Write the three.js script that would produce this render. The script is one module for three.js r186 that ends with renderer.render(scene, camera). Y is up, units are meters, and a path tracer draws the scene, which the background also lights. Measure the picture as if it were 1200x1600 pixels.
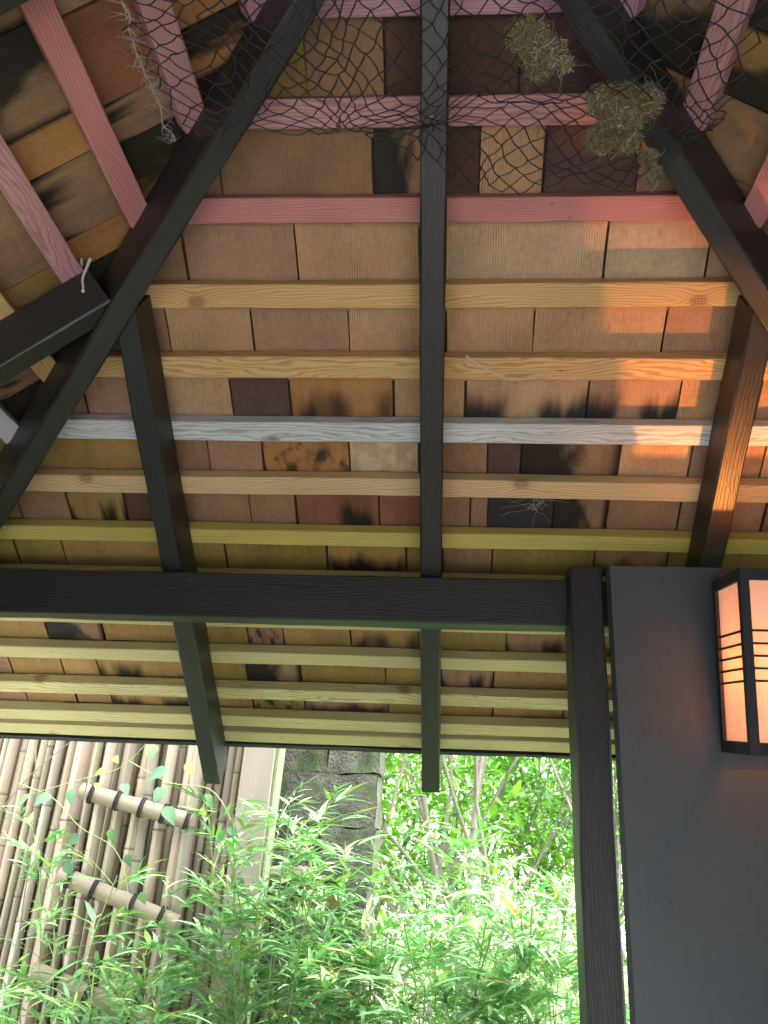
import * as THREE from 'three';
import { mergeGeometries } from 'three/addons/utils/BufferGeometryUtils.js';
import { ImprovedNoise } from 'three/addons/math/ImprovedNoise.js';

// ------------------------------------------------------------------ camera, sky, sun, exposure
const EYE = 1.6;                                        // eye height above the floor
const scene = new THREE.Scene();
const camera = new THREE.PerspectiveCamera(61.63, 0.75, 0.02, 600);
{
  const F = new THREE.Vector3(-0.0740, 0.36438, -0.92830), R = new THREE.Vector3(0.99713, 0.04209, -0.06297);
  const B = F.clone().negate().normalize(), U = B.clone().cross(R).normalize(), R2 = U.clone().cross(B);
  camera.matrixAutoUpdate = true;
  camera.quaternion.setFromRotationMatrix(new THREE.Matrix4().makeBasis(R2, U, B));
  camera.position.set(0, EYE, 0);
  camera.updateMatrixWorld(true);
}
const renderer = new THREE.WebGLRenderer({ antialias: true });
renderer.toneMapping = THREE.LinearToneMapping;
renderer.toneMappingExposure = 10.8;
renderer.shadowMap.enabled = true;
{ // even overcast sky, a little brighter overhead
  const w = 64, h = 32, data = new Float32Array(w * h * 4);
  for (let j = 0; j < h; j++) for (let i = 0; i < w; i++) {
    const el = ((j + 0.5) / h - 0.5) * Math.PI, s = Math.max(0, Math.sin(el)), L = 0.80 + 0.20 * s, k = (j * w + i) * 4;
    data[k] = L * 0.96; data[k + 1] = L * 0.99; data[k + 2] = L * 1.05; data[k + 3] = 1;
  }
  const t = new THREE.DataTexture(data, w, h, THREE.RGBAFormat, THREE.FloatType);
  t.mapping = THREE.EquirectangularReflectionMapping; t.magFilter = THREE.LinearFilter; t.needsUpdate = true;
  scene.background = t; scene.environment = t;
}
const sun = new THREE.DirectionalLight(0xfff3e0, 1.5);
sun.position.set(5, 9, -4); sun.target.position.set(0, 1.5, -1.5);
sun.castShadow = true; sun.shadow.radius = 24; sun.shadow.mapSize.set(2048, 2048);
Object.assign(sun.shadow.camera, { left: -9, right: 9, top: 9, bottom: -9, near: 1, far: 40 });
scene.add(sun, sun.target);

// ------------------------------------------------------------------ helpers
const V = (x, y, z) => new THREE.Vector3(x, y, z);
const P = (x, y, d) => V(x, EYE + y, -d);               // right, above the eye, ahead
const rng = (a) => () => { a |= 0; a = a + 0x6D2B79F5 | 0; let t = Math.imul(a ^ a >>> 15, 1 | a); t = t + Math.imul(t ^ t >>> 7, 61 | t) ^ t; return ((t ^ t >>> 14) >>> 0) / 4294967296; };
const rad = THREE.MathUtils.degToRad, lerp = THREE.MathUtils.lerp, clamp = THREE.MathUtils.clamp, sstep = THREE.MathUtils.smoothstep;
const IN = new ImprovedNoise(), nz = (x, y, z = 0) => IN.noise(x, y, z);
const fbm = (x, y, z = 0, o = 4) => { let s = 0, a = 0.5; for (let i = 0; i < o; i++) { s += a * nz(x, y, z); x *= 2.03; y *= 2.03; a *= 0.5; z += 7.3; } return s; };
const lin = (r, g, b) => new THREE.Color().setRGB(r, g, b);
const taken = {};
const numbered = (n) => { const k = taken[n] = (taken[n] ?? -1) + 1; return k ? `${n}_${String(k).padStart(3, '0')}` : n; };
function tag(o, label, category, group, kind) { if (label) o.userData.label = label; if (category) o.userData.category = category; if (group) o.userData.group = group; if (kind) o.userData.kind = kind; return o; }
function part(name, geometry, material, parent, label) {
  const m = new THREE.Mesh(geometry, material); m.name = parent === scene ? numbered(name) : name; m.castShadow = m.receiveShadow = true;
  if (label) m.userData.label = label; parent.add(m); return m;
}
function base(name, pos, label, category, group) { const g = new THREE.Group(); g.name = numbered(name); if (pos) g.position.copy(pos); scene.add(g); return tag(g, label, category, group); }
const box = (w, h, d, x = 0, y = 0, z = 0) => new THREE.BoxGeometry(w, h, d).translate(x, y, z);

// textures --------------------------------------------------------------------------------
function tex(w, h, fn, srgb = false) {
  const d = new Uint8Array(w * h * 4), f0 = fn, arr = (c) => Array.isArray(c) ? c : [c, c, c], mixed = (a, b, t) => arr(a).map((q, i) => lerp(q, arr(b)[i], t));
  const fu = (u, v) => u > 0.88 ? mixed(f0(u, v), f0(u - 1, v), sstep(u, 0.88, 1)) : f0(u, v);   // the edges blend, so that repeats meet
  fn = (u, v) => v > 0.88 ? mixed(fu(u, v), fu(u, v - 1), sstep(v, 0.88, 1)) : fu(u, v);
  for (let j = 0; j < h; j++) for (let i = 0; i < w; i++) { const c = fn(i / w, j / h), k = (j * w + i) * 4; for (let q = 0; q < 3; q++) d[k + q] = clamp(Math.round((Array.isArray(c) ? c[q] : c) * 255), 0, 255); d[k + 3] = 255; }
  const t = new THREE.DataTexture(d, w, h); t.wrapS = t.wrapT = THREE.RepeatWrapping; t.magFilter = THREE.LinearFilter; t.minFilter = THREE.LinearMipmapLinearFilter; t.generateMipmaps = true;
  if (srgb) t.colorSpace = THREE.SRGBColorSpace; t.needsUpdate = true; return t;
}
// sawn softwood: u along the grain (1 m), v across (0.25 m); values multiply the material colour
function woodTex(seed, { rings = 26, contrast = 0.3, knots = [], rough = 0.12, wear = 0.0, wander = 0.5 } = {}) {
  return tex(1024, 256, (u, v) => {
    let y = v, dark = 0;
    for (const [ku, kv, kr] of knots) { const dx = (u - ku) * 4, dy = v - kv, r = Math.hypot(dx * 0.8, dy); y += Math.sign(dy || 1) * 0.05 * Math.exp(-r * r / (kr * kr * 6)); if (r < kr) dark = Math.max(dark, 0.55 + 0.25 * Math.sin(r / kr * 14)); else dark = Math.max(dark, 0.45 * Math.exp(-(r - kr) / (kr * 0.5))); }
    const wv = y * rings + wander * fbm(u * 3, y * 4, seed) * 4, ring = Math.pow(0.5 + 0.5 * Math.sin(wv * 6.283), 2.2);
    const fibre = nz(u * 26, v * 190, seed) * 0.6 + nz(u * 70, v * 330, seed + 3) * 0.4, blotch = fbm(u * 4, v * 3, seed + 9, 3);
    let l = 0.93 - contrast * ring + rough * fibre + 0.2 * blotch; { const sp = fbm(u * 60, v * 18, seed + 33, 2); if (sp > 0.34) l -= (sp - 0.34) * 1.6; } l *= 1 - dark * 0.75;
    if (wear) { const s = fbm(u * 30, v * 22, seed + 20, 4); if (s > 0.18) l += wear * (s - 0.18) * 3; }
    return [l, l * (1 - 0.18 * contrast * ring - 0.25 * dark), l * (1 - 0.35 * contrast * ring - 0.4 * dark)];
  });
}
// split cedar: grain runs along v; u and v cover one shingle
function shingleTex(seed, kind) {
  return tex(512, 512, (u, v) => {
    const edge = kind === 'edge', w = u + 0.012 * fbm(u * 3, v * 2, seed), line = edge ? Math.pow(0.5 + 0.5 * Math.sin((w * 96 + 2.2 * nz(u * 7, v * 0.7, seed)) * 6.283), 1.4) : 0.5 + 0.5 * nz(w * 14, v * 0.9, seed);
    const fib = nz(u * 150, v * 6, seed) * 0.5 + nz(u * 260, v * 14, seed + 2) * 0.5, bl = fbm(u * 2.6, v * 1.8, seed + 5, 4), fine = fbm(u * 24, v * 24, seed + 11, 3);
    let l = 0.92 - (edge ? 0.34 : 0.2) * line + 0.22 * fib + 0.40 * bl + 0.18 * fine, r = 1, g = 1, b = 1;
    let st = 0;
    if (edge) { g = 1 - 0.10 * line; b = 1 - 0.2 * line; }
    if (kind === 'foot') { const h = 0.58 + 0.6 * fbm(u * (2 + seed % 3), 0.2 + seed * 0.013, seed + 40, 3) + 0.05 * nz(u * 22, v * 2, seed); st = sstep(h - (1 - v) + 0.03 * fine + 0.04 * fib, -0.1, 0.3) * sstep(0.5 + 0.9 * nz(u * 2.3 + seed * 0.37, 0.7, seed + 13), 0.3, 0.6); }
    if (kind === 'soak') { st = sstep(0.62 - u + 0.35 * fbm(u * 4, v * 3, seed + 7, 4) + 0.15 * fib + 0.25 * (v - 0.5), -0.12, 0.2); }
    if (kind === 'mottle') { st = sstep(fbm(u * 5, v * 2.6, seed + 17, 5) + 0.12 * fib + 0.25 * (v - 0.6), -0.12, 0.26) * 0.92; }
    if (kind === 'bleach') { const s = sstep(fbm(u * 3, v * 4, seed + 27, 5), 0.0, 0.25); l += s * 0.16; b += s * 0.5; g += s * 0.18; }
    const k = 1 - 0.93 * st; return [l * r * k, l * g * (k + 0.02 * st), l * b * (k + 0.04 * st)].map((c) => c * 0.98);
  });
}

// material caches ---------------------------------------------------------------------------
const woodA = woodTex(1, { rings: 44, contrast: 0.30, wander: 1.1, knots: [[0.22, 0.35, 0.045], [0.78, 0.7, 0.03]] });
const woodB = woodTex(5, { rings: 30, contrast: 0.34, knots: [[0.55, 0.55, 0.045]], wander: 1.6 });
const woodC = woodTex(8, { rings: 56, contrast: 0.28, wander: 0.9, knots: [[0.1, 0.2, 0.025], [0.9, 0.6, 0.03]] });
const woodD = woodTex(12, { rings: 40, contrast: 0.3, rough: 0.5, wear: 1.3, wander: 1.0 });          // painted dark, worn
const batMats = {};
const batMat = (c, t) => batMats[c + t] ??= new THREE.MeshStandardMaterial({ color: lin(...{ purple: [0.50, 0.27, 0.34], pink: [0.53, 0.215, 0.20], rose: [0.52, 0.27, 0.285], amber: [0.62, 0.40, 0.17], tan: [0.64, 0.46, 0.25], white: [0.57, 0.61, 0.62], straw: [0.55, 0.49, 0.24], lemon: [0.56, 0.46, 0.13] }[c]), map: [woodA, woodB, woodC][t], bumpMap: [woodA, woodB, woodC][t], bumpScale: 0.0008, roughness: 0.8 });
const shT = [shingleTex(2, 'edge'), shingleTex(14, 'edge'), shingleTex(31, 'edge'), shingleTex(47, 'flat'), shingleTex(60, 'flat'), shingleTex(71, 'foot'), shingleTex(84, 'foot'), shingleTex(99, 'soak'), shingleTex(103, 'mottle'), shingleTex(117, 'bleach'), shingleTex(131, 'foot'), shingleTex(152, 'foot'), shingleTex(175, 'foot'), shingleTex(188, 'soak')];
const shKind = { e: [0, 1, 2], f: [3, 4], s: [5, 6, 10, 11, 12], k: [7, 13], m: [8], b: [9] };
const shCol = { tan: [0.50, 0.32, 0.18], pale: [0.55, 0.39, 0.25], pink: [0.40, 0.235, 0.145], brown: [0.30, 0.175, 0.095], red: [0.25, 0.10, 0.05], orange: [0.42, 0.20, 0.07], dark: [0.10, 0.05, 0.033], plum: [0.115, 0.063, 0.052], black: [0.035, 0.03, 0.034], olive: [0.28, 0.19, 0.045], ochre: [0.34, 0.21, 0.065] };
const shMats = {};
const shMat = (c, t) => shMats[c + t] ??= new THREE.MeshStandardMaterial({ color: lin(...shCol[c]), map: shT[t], bumpMap: shT[t], bumpScale: 0.0016, roughness: 0.88 });
const darkWood = new THREE.MeshPhysicalMaterial({ color: lin(0.024, 0.0235, 0.0245), map: woodD, bumpMap: woodD, bumpScale: 0.0009, roughness: 0.48, specularIntensity: 1.0 });

// a timber of chamfered section along +z, w wide (x), h deep (y, 0..h), slightly uneven; u in metres along, v in metres/0.25 round it
function timber(w, h, len, { seed = 1, ch = 0.003, jit = 0.0012, seg = Math.max(2, Math.round(len / 0.12)), y0 = 0, bow = 0.004 } = {}) {
  const c = ch, prof = [[-w / 2 + c, 0], [w / 2 - c, 0], [w / 2, c], [w / 2, h - c], [w / 2 - c, h], [-w / 2 + c, h], [-w / 2, h - c], [-w / 2, c]];
  const n = 8, pos = [], uv = [], idx = []; let per = [0];
  for (let i = 0; i < n; i++) { const a = prof[i], b = prof[(i + 1) % n]; per.push(per[i] + Math.hypot(a[0] - b[0], a[1] - b[1])); }
  const at = (i, k) => { const z = len * k / seg, [x, y] = prof[i % n], q = nz(z * 6, (i % n) * 3.1, seed * 5.7); return [x + q * jit * 2 + bow * nz(z * 1.3, seed * 3.3, 2), y + nz(z * 6, i % n * 2.3, seed * 9.1) * jit * 2 + y0, z]; };
  for (let i = 0; i < n; i++) for (let k = 0; k <= seg; k++) for (const e of [i, i + 1]) { pos.push(...at(e, k)); uv.push(len * k / seg + seed * 0.37, per[e === i ? i : i + 1] / 0.25 + seed * 0.21); }
  for (let i = 0; i < n; i++) for (let k = 0; k < seg; k++) { const o = i * (seg + 1) * 2 + k * 2; idx.push(o, o + 1, o + 3, o, o + 3, o + 2); }
  for (const [k, flip] of [[0, 1], [seg, 0]]) { const o = pos.length / 3; for (let i = 0; i < n; i++) { pos.push(...at(i, k)); uv.push(prof[i][0] + 0.3, prof[i][1] / 0.25); } for (let i = 1; i < n - 1; i++) flip ? idx.push(o, o + i + 1, o + i) : idx.push(o, o + i, o + i + 1); }
  const g = new THREE.BufferGeometry(); g.setAttribute('position', new THREE.Float32BufferAttribute(pos, 3)); g.setAttribute('uv', new THREE.Float32BufferAttribute(uv, 2)); g.setIndex(idx); g.computeVertexNormals(); return g;
}
// matrix that puts +z on dir and +y as near as it can on up
function aim(from, dir, up = V(0, 1, 0)) { const z = dir.clone().normalize(), x = up.clone().cross(z).normalize(), y = z.clone().cross(x); return new THREE.Matrix4().makeBasis(x, y, z).setPosition(from); }
function place(o, m) { m.decompose(o.position, o.quaternion, o.scale); return o; }
function tube(pts, r0, r1 = r0, rs = 5, seg = 0) {
  const c = new THREE.CatmullRomCurve3(pts), n = seg || pts.length * 2, g = new THREE.TubeGeometry(c, n, 1, rs, false), p = g.attributes.position, q = V(0, 0, 0);
  for (let k = 0; k <= n; k++) { const a = c.getPointAt(k / n), r = lerp(r0, r1, k / n); for (let j = 0; j <= rs; j++) { const i = k * (rs + 1) + j; q.fromBufferAttribute(p, i).sub(a).multiplyScalar(r).add(a); p.setXYZ(i, q.x, q.y, q.z); } }
  return g;
}

// ------------------------------------------------------------------ ground
{
  const gravel = tex(512, 512, (u, v) => 0.78 + 0.35 * fbm(u * 40, v * 40, 3, 3) + 0.2 * fbm(u * 5, v * 5, 8, 3));
  const gm = new THREE.MeshStandardMaterial({ color: lin(0.64, 0.64, 0.62), map: gravel, roughness: 0.95 });
  const g = new THREE.PlaneGeometry(400, 400).rotateX(-Math.PI / 2); g.attributes.uv.array.forEach((_, i, a) => a[i] *= 200);
  tag(part('ground', g, gm, scene), 'pale gravel ground', 'ground', null, 'structure');
  const soil = tex(256, 256, (u, v) => 0.7 + 0.5 * fbm(u * 20, v * 20, 13, 4));
  const s = new THREE.PlaneGeometry(30, 15, 30, 15).rotateX(-Math.PI / 2), sp = s.attributes.position;
  for (let i = 0; i < sp.count; i++) sp.setY(i, 0.03 + 0.02 * fbm(sp.getX(i), sp.getZ(i), 4));
  s.translate(0, 0, -9.45); s.attributes.uv.array.forEach((_, i, a) => a[i] *= 20);
  tag(part('planting_bed', s, new THREE.MeshStandardMaterial({ color: lin(0.10, 0.13, 0.04), map: soil, roughness: 1 }), scene), 'unseen soil of the planting bed, tinted green for bounce light on the eave', 'soil', null, 'structure');  // unseen bed, its green chosen for the light it bounces onto the eave
}

// ------------------------------------------------------------------ the pavilion
const AX = -0.030, AY = EYE + 1.4, AD = 0.758, AL = rad(37.36), CA = Math.cos(AL), SA = Math.sin(AL), TA = Math.tan(AL);
const H = 0.115, BT = 0.034, HALF = 1.09;               // rafter depth, batten thickness, wall plate distance from the centre
const pavilion = base('timber_pavilion', V(AX, 0, -AD), 'dark timber pavilion with a shingled hip roof seen from inside, red and tan battens', 'pavilion');
// slope frame: x along the eave, y out through the roof, z down the slope; the front slope falls away from the camera
const frame = (th) => new THREE.Matrix4().makeRotationY(th).multiply(new THREE.Matrix4().makeBasis(V(-1, 0, 0), V(0, CA, -SA), V(0, -SA, -CA))).setPosition(0, AY, 0);
const half = (z, n) => z * CA + n * SA;
function clipHips(poly, n, inset = 0) {                 // keep |x| <= half(z, n) - inset
  for (const sg of [1, -1]) {
    const f = ([x, z]) => half(z, n) - inset - sg * x, out = [];
    poly.forEach((a, i) => { const b = poly[(i + 1) % poly.length], fa = f(a), fb = f(b); if (fa >= 0) out.push(a); if ((fa < 0) !== (fb < 0)) { const k = fa / (fa - fb); out.push([lerp(a[0], b[0], k), lerp(a[1], b[1], k)]); } });
    poly = out; if (poly.length < 3) return null;
  }
  return poly;
}
function prism(poly, n0, tilt, z0, th, uvOf) {           // flat shingle, under face at n0 + (z - z0) * tilt
  const pos = [], uv = [], lo = poly.map(([x, z]) => [x, n0 + (z - z0) * tilt, z]), hi = lo.map(([x, y, z]) => [x, y + th, z]);
  let ar = 0; poly.forEach((a, i) => { const b = poly[(i + 1) % poly.length]; ar += a[0] * b[1] - b[0] * a[1]; });
  if (ar < 0) { lo.reverse(); hi.reverse(); }
  const tri = (a, b, c) => { for (const p of [a, b, c]) { pos.push(...p); uv.push(...uvOf(p[0], p[2])); } }, N = lo.length;
  for (let i = 1; i < N - 1; i++) { tri(lo[0], lo[i], lo[i + 1]); tri(hi[0], hi[i + 1], hi[i]); }
  for (let i = 0; i < N; i++) { const j = (i + 1) % N; tri(lo[i], hi[i], hi[j]); tri(lo[i], hi[j], lo[j]); }
  const g = new THREE.BufferGeometry(); g.setAttribute('position', new THREE.Float32BufferAttribute(pos, 3)); g.setAttribute('uv', new THREE.Float32BufferAttribute(uv, 2)); g.computeVertexNormals(); return g;
}
// battens of the front slope: [upper edge, lower edge, colour, wood]
const BAT = [[0.235, 0.281, 'purple', 0], [0.406, 0.456, 'rose', 1], [0.576, 0.623, 'pink', 2], [0.740, 0.789, 'amber', 0], [0.895, 0.943, 'amber', 1], [1.044, 1.091, 'white', 1], [1.184, 1.229, 'tan', 0], [1.326, 1.366, 'lemon', 2], [1.460, 1.500, 'straw', 1], [1.580, 1.620, 'straw', 0], [1.703, 1.742, 'straw', 2], [1.831, 1.870, 'straw', 1], [1.932, 1.971, 'straw', 0], [1.989, 2.028, 'straw', 2]];
// front slope: per course the joints (metres right of the ridge line) and, for the piece to the left of each joint, colour and figure
const FRONT = {
  0: [[-0.239, 'ochre', 'f'], [-0.096, 'brown', 'f'], [0.146, 'dark', 'f'], [0.32, 'plum', 'f'], [0.6, 'plum', 'f']],
  1: [[-0.418, 'brown', 'f'], [-0.122, 'brown', 'e'], [0.0, 'pink', 'k'], [0.079, 'dark', 'f'], [0.2, 'tan', 'e'], [0.373, 'plum', 'f'], [0.6, 'pink', 'f']],
  2: [[-0.511, 'brown', 'f'], [-0.283, 'pink', 'f'], [-0.034, 'tan', 'e'], [0.33, 'pale', 'e'], [0.527, 'pale', 'f'], [0.7, 'tan', 'f']],
  3: [[-0.57, 'brown', 'f'], [-0.388, 'tan', 'e'], [-0.182, 'pink', 'f'], [0.02, 'tan', 'e'], [0.201, 'tan', 'e'], [0.465, 'tan', 'e'], [0.62, 'pink', 'e'], [0.8, 'tan', 'f']],
  4: [[-0.786, 'brown', 'f'], [-0.6, 'pink', 'f'], [-0.451, 'tan', 'f'], [-0.32, 'plum', 'f'], [-0.091, 'orange', 's'], [0.065, 'tan', 'e'], [0.326, 'tan', 's'], [0.517, 'pink', 's'], [0.68, 'tan', 'e'], [0.9, 'tan', 'f']],
  5: [[-0.941, 'brown', 'f'], [-0.62, 'ochre', 'f'], [-0.521, 'brown', 'f'], [-0.394, 'pink', 'e'], [-0.196, 'orange', 'm'], [-0.036, 'pale', 'b'], [0.117, 'brown', 'f'], [0.192, 'plum', 'f'], [0.409, 'brown', 'k'], [0.564, 'tan', 'f'], [0.72, 'pink', 'f'], [0.9, 'tan', 's']],
  6: [[-1.01, 'brown', 'f'], [-0.885, 'brown', 'f'], [-0.745, 'ochre', 's'], [-0.6, 'dark', 'f'], [-0.44, 'brown', 'f'], [-0.329, 'brown', 'f'], [-0.131, 'red', 's'], [-0.01, 'red', 'f'], [0.083, 'brown', 'f'], [0.123, 'brown', 'f'], [0.274, 'black', 'f'], [0.397, 'brown', 'k'], [0.56, 'brown', 'f'], [0.75, 'pink', 'f'], [0.95, 'brown', 'f']],
  7: [[-1.052, 'olive', 'f'], [-0.927, 'olive', 'f'], [-0.68, 'ochre', 'f'], [-0.515, 'olive', 'f'], [-0.263, 'olive', 'f'], [-0.068, 'ochre', 's'], [0.02, 'olive', 'f'], [0.14, 'brown', 'f'], [0.381, 'olive', 'f'], [0.55, 'brown', 's'], [0.8, 'olive', 'f']],
  9: [[-1.031, 'ochre', 'f'], [-0.877, 'brown', 'k'], [-0.66, 'ochre', 'f'], [-0.487, 'olive', 'f'], [-0.393, 'brown', 'm'], [-0.217, 'ochre', 'f'], [-0.04, 'ochre', 's'], [0.185, 'olive', 'f'], [0.36, 'brown', 's']],
  10: [[-1.164, 'olive', 'f'], [-1.016, 'ochre', 'f'], [-0.916, 'ochre', 'f'], [-0.66, 'ochre', 's'], [-0.504, 'olive', 'f'], [-0.356, 'brown', 'k'], [-0.128, 'olive', 'f'], [0.02, 'olive', 'f'], [0.158, 'brown', 's'], [0.4, 'ochre', 'f']],
  11: [[-1.147, 'brown', 'k'], [-1.004, 'ochre', 'f'], [-0.901, 'ochre', 'f'], [-0.68, 'ochre', 's'], [-0.497, 'ochre', 'f'], [-0.353, 'olive', 'm'], [-0.123, 'brown', 's'], [0.16, 'olive', 'f'], [0.35, 'ochre', 'f']],
};
const palette = ['brown', 'tan', 'pink', 'red', 'ochre', 'dark', 'orange', 'plum', 'olive'];
function buildSlope(th, which, label) {
  const g = new THREE.Group(); g.name = 'roof_slope'; g.userData.label = label; place(g, frame(th)); pavilion.add(g);
  const r = rng(101 + which * 17), front = which === 0, far = which === 2, spare = [];
  const bats = BAT.map(([a, b, c, w], i) => { const o = which === 0 ? 0 : which === 1 ? (i < 6 ? 0.031 : 0.012) : 0.04; let col = c; if (which === 1 && i === 3) col = 'rose'; return [a + o, b + o, col, w]; });
  for (const [i, [a, b, c, w]] of bats.entries()) {
    const z = (a + b) / 2, L = half(z, H) * 2 - (front ? 0.03 : 0.034); if (L < 0.1) continue;
    const bt = timber(b - a, BT, L, { seed: i * 3 + which * 7 + 2, jit: 0.0009, ch: 0.002 });
    const m = part('batten', bt, batMat(c, (w + which) % 3), g); place(m, aim(V(-L / 2, H, z), V(1, 0, 0), V(0, 1, 0)));
  }
  for (let k = -1; k < bats.length; k++) {
    const z0 = k < 0 ? 0.06 : bats[k][0] + 0.006, z1 = k + 1 < bats.length ? bats[k + 1][1] + 0.02 : 2.06, n0 = H + BT + 0.001, w2 = half(z1, n0);
    const tilt = 0.007 / Math.max(0.08, z1 - z0 - 0.03);
    let js = [];
    if (front && FRONT[k]) {                             // given joints: world right is local -x
      const row = FRONT[k]; let x = -w2 - 0.1;
      const lead = []; for (let q = row[0][0] - 0.15; q > -w2; q -= 0.11 + 0.1 * r()) lead.unshift([q, palette[Math.floor(r() * 5)], 'f']);
      js = [...lead, ...row]; let q = row.at(-1)[0]; while (q < w2) { q += 0.11 + 0.1 * r(); js.push([q, palette[Math.floor(r() * 5)], 'f']); }
    } else { let q = -w2; while (q < w2) { q += 0.08 + 0.13 * r(); js.push(front ? [q, r() < 0.25 ? (r() < 0.5 ? 'dark' : 'plum') : palette[Math.floor(r() * palette.length)], r() < 0.25 ? 's' : 'f'] : [q, ['orange', 'ochre', 'brown', 'red', 'brown', 'ochre', 'pink'][Math.floor(r() * 7)], 'kkksmff'[Math.floor(r() * 7)]]); } }
    let xa = -w2 - 0.02;
    for (const [x, c, fg] of js) {
      const gap = 0.001 + 0.002 * r(), lift = 0.0025 * r(), skew = (r() - 0.5) * 0.004, u0 = r(), tk = shKind[fg][Math.floor(r() * shKind[fg].length)], fl = r() < 0.5 && fg !== 'k';
      if (x <= -w2 || x - xa < 0.02) { xa = Math.max(xa, x); continue; }
      const A = xa + gap, B = x - gap; xa = x;
      const ed = (x, o) => [0, 0.25, 0.5, 0.75, 1].map((t) => [x + skew * t + (t && t < 1 ? 0.0016 * (r() - 0.5) + o * 0.0012 * r() : 0), lerp(z0, z1, t)]);
      let poly = [...ed(-A, -1), ...ed(-B, 1).reverse()]; poly = clipHips(poly, n0); if (!poly) continue;
      const fit = 'skmb'.includes(fg), W = B - A;
      const geo = prism(poly, n0 + lift, tilt, z0, 0.005, (X, Z) => { const wx = (-X - A) / (fit ? W : 0.2); const fx = W / 0.4; return [fit ? (fl ? 1 - wx : wx) : ((-X - A) / W) * fx + u0 * (1 - fx), fit ? (Z - z0 - 0.03) / Math.max(0.05, z1 - z0 - 0.055) : (Z - z0) / 0.3 + 0.01]; });
      const wx = (A + B) / 2, seen = front ? Math.abs(wx) < 1.2 && k < 13 : which === 1 ? z0 < 1.15 && wx > -0.25 : which === 3 ? z0 < 1.1 && wx < 0.25 : false;
      if (seen) part('shingle', geo, shMat(c, tk), g); else spare.push(geo);
    }
  }
  if (spare.length) part('shingle_courses', mergeGeometries(spare), shMat('brown', 3), g).userData.kind = 'stuff';
  // the outer layers of shingle that close the joints
  const oz = 2.075, on = H + BT + 0.022, ow = half(oz, on);
  part('outer_courses', prism(clipHips([[-9, -0.09], [9, -0.09], [9, oz], [-9, oz]], on), on, 0, 0, 0.014, (x, z) => [x / 0.25, z / 0.25]), shMat('dark', 4), g).userData.kind = 'stuff';
  // fascia strip under the eave edge
  const fz = 2.034, fw = half(fz, H) * 2 - 0.02, fa = part('eave_strip', timber(0.012, 0.04, fw, { seed: 40 + which, ch: 0.001 }), darkWood, g); place(fa, aim(V(-fw / 2, H - 0.004, fz + 0.006), V(1, 0, 0), V(0, 1, 0)));
  // rafters: the middle one runs to the peak, the jacks die against the hips
  for (const [x, i] of [[0.005, 0], [0.605, 1], [-0.608, 2]]) {
    const s0 = i ? Math.abs(x) / CA : 0.07, rf = part('rafter', timber(0.048, H - 0.02, 2.095 - s0, { seed: 3 + i + which * 5, jit: 0.0015 }), darkWood, g); place(rf, aim(V(x, 0.02, s0), V(0, 0, 1), V(0, 1, 0)));
  }
}
buildSlope(0, 0, 'roof slope falling away towards the garden, its shingles brown, tan and stained black');
buildSlope(Math.PI / 2, 1, 'dark roof slope on the left side');
buildSlope(Math.PI, 2, 'roof slope behind the viewer');
buildSlope(-Math.PI / 2, 3, 'dark roof slope on the right side');
for (let k = 0; k < 4; k++) {                           // hip rafters
  const a = Math.PI / 4 + k * Math.PI / 2, dir = V(Math.sin(a) * Math.SQRT2, -TA, Math.cos(a) * Math.SQRT2);
  const L = 2.36; const m = part('hip_rafter', timber(0.045, 0.140, L, { seed: 21 + k, ch: 0.004, jit: 0.0018 }), darkWood, pavilion); place(m, aim(V(0, AY, 0).addScaledVector(dir.clone().normalize(), 0.06), dir));
}
for (let k = 0; k < 4; k++) {                           // caps over the hips, outside
  const a = Math.PI / 4 + k * Math.PI / 2, dir = V(Math.sin(a) * Math.SQRT2, -TA, Math.cos(a) * Math.SQRT2), m = part('hip_cap', timber(0.14, 0.02, 2.75, { seed: 31 + k }), darkWood, pavilion); place(m, aim(V(0, AY + (H + BT + 0.036) / CA - 0.005, 0), dir));
}
{ // wall plates on four sides (tops under the rafters), corner posts, door post and the painted panel
  const bt = EYE + 0.570, bh = 0.104, bw = 0.06;
  for (let k = 0; k < 4; k++) {
    const g = new THREE.Group(); g.name = 'wall_plate_run'; g.rotation.y = k * Math.PI / 2;
    const L = 2 * (HALF + bw), m = part('wall_plate', timber(bw, bh, k % 2 ? L - 2 * bw - 0.004 : L, { seed: 60 + k, ch: 0.003 }), darkWood, pavilion);
    const d = HALF + bw / 2, c = Math.cos(k * Math.PI / 2), s = Math.sin(k * Math.PI / 2), q = (x, z) => V(x * c + z * s, bt - bh, -x * s + z * c), l2 = (k % 2 ? L - 2 * bw - 0.004 : L) / 2;
    place(m, aim(q(-l2, -d), q(1, 0).sub(q(0, 0))));
  }
  for (const [sx, sz] of [[-1, 1], [-1, -1], [1, 1], [1, -1]]) { const m = part('post', timber(0.09, 0.09, bt - bh, { seed: 70 + sx + sz * 3, y0: -0.045 }), darkWood, pavilion); place(m, aim(V(sx * (HALF + 0.03), 0, sz * (HALF + 0.03)), V(0, 1, 0), V(0, 0, 1))); }
  const dz = -(1.80 - AD), px = 0.300 - AX, pt = EYE + 0.586;
  const post = part('post', timber(0.070, 0.10, pt, { seed: 77, ch: 0.004, jit: 0.0015 }), darkWood, pavilion, 'black door post beside the grey panel'); place(post, aim(V(px, 0, dz - 0.10), V(0, 1, 0), V(0, 0, 1)));
}
{ // unseen walls up to the plates, added to keep side light off the roof
  for (const sx of [-1, 1]) part('added_side_wall', box(0.05, EYE + 0.46, 2 * HALF - 0.04, sx * (HALF + 0.03), (EYE + 0.46) / 2, 0), darkWood, pavilion);
}
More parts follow.
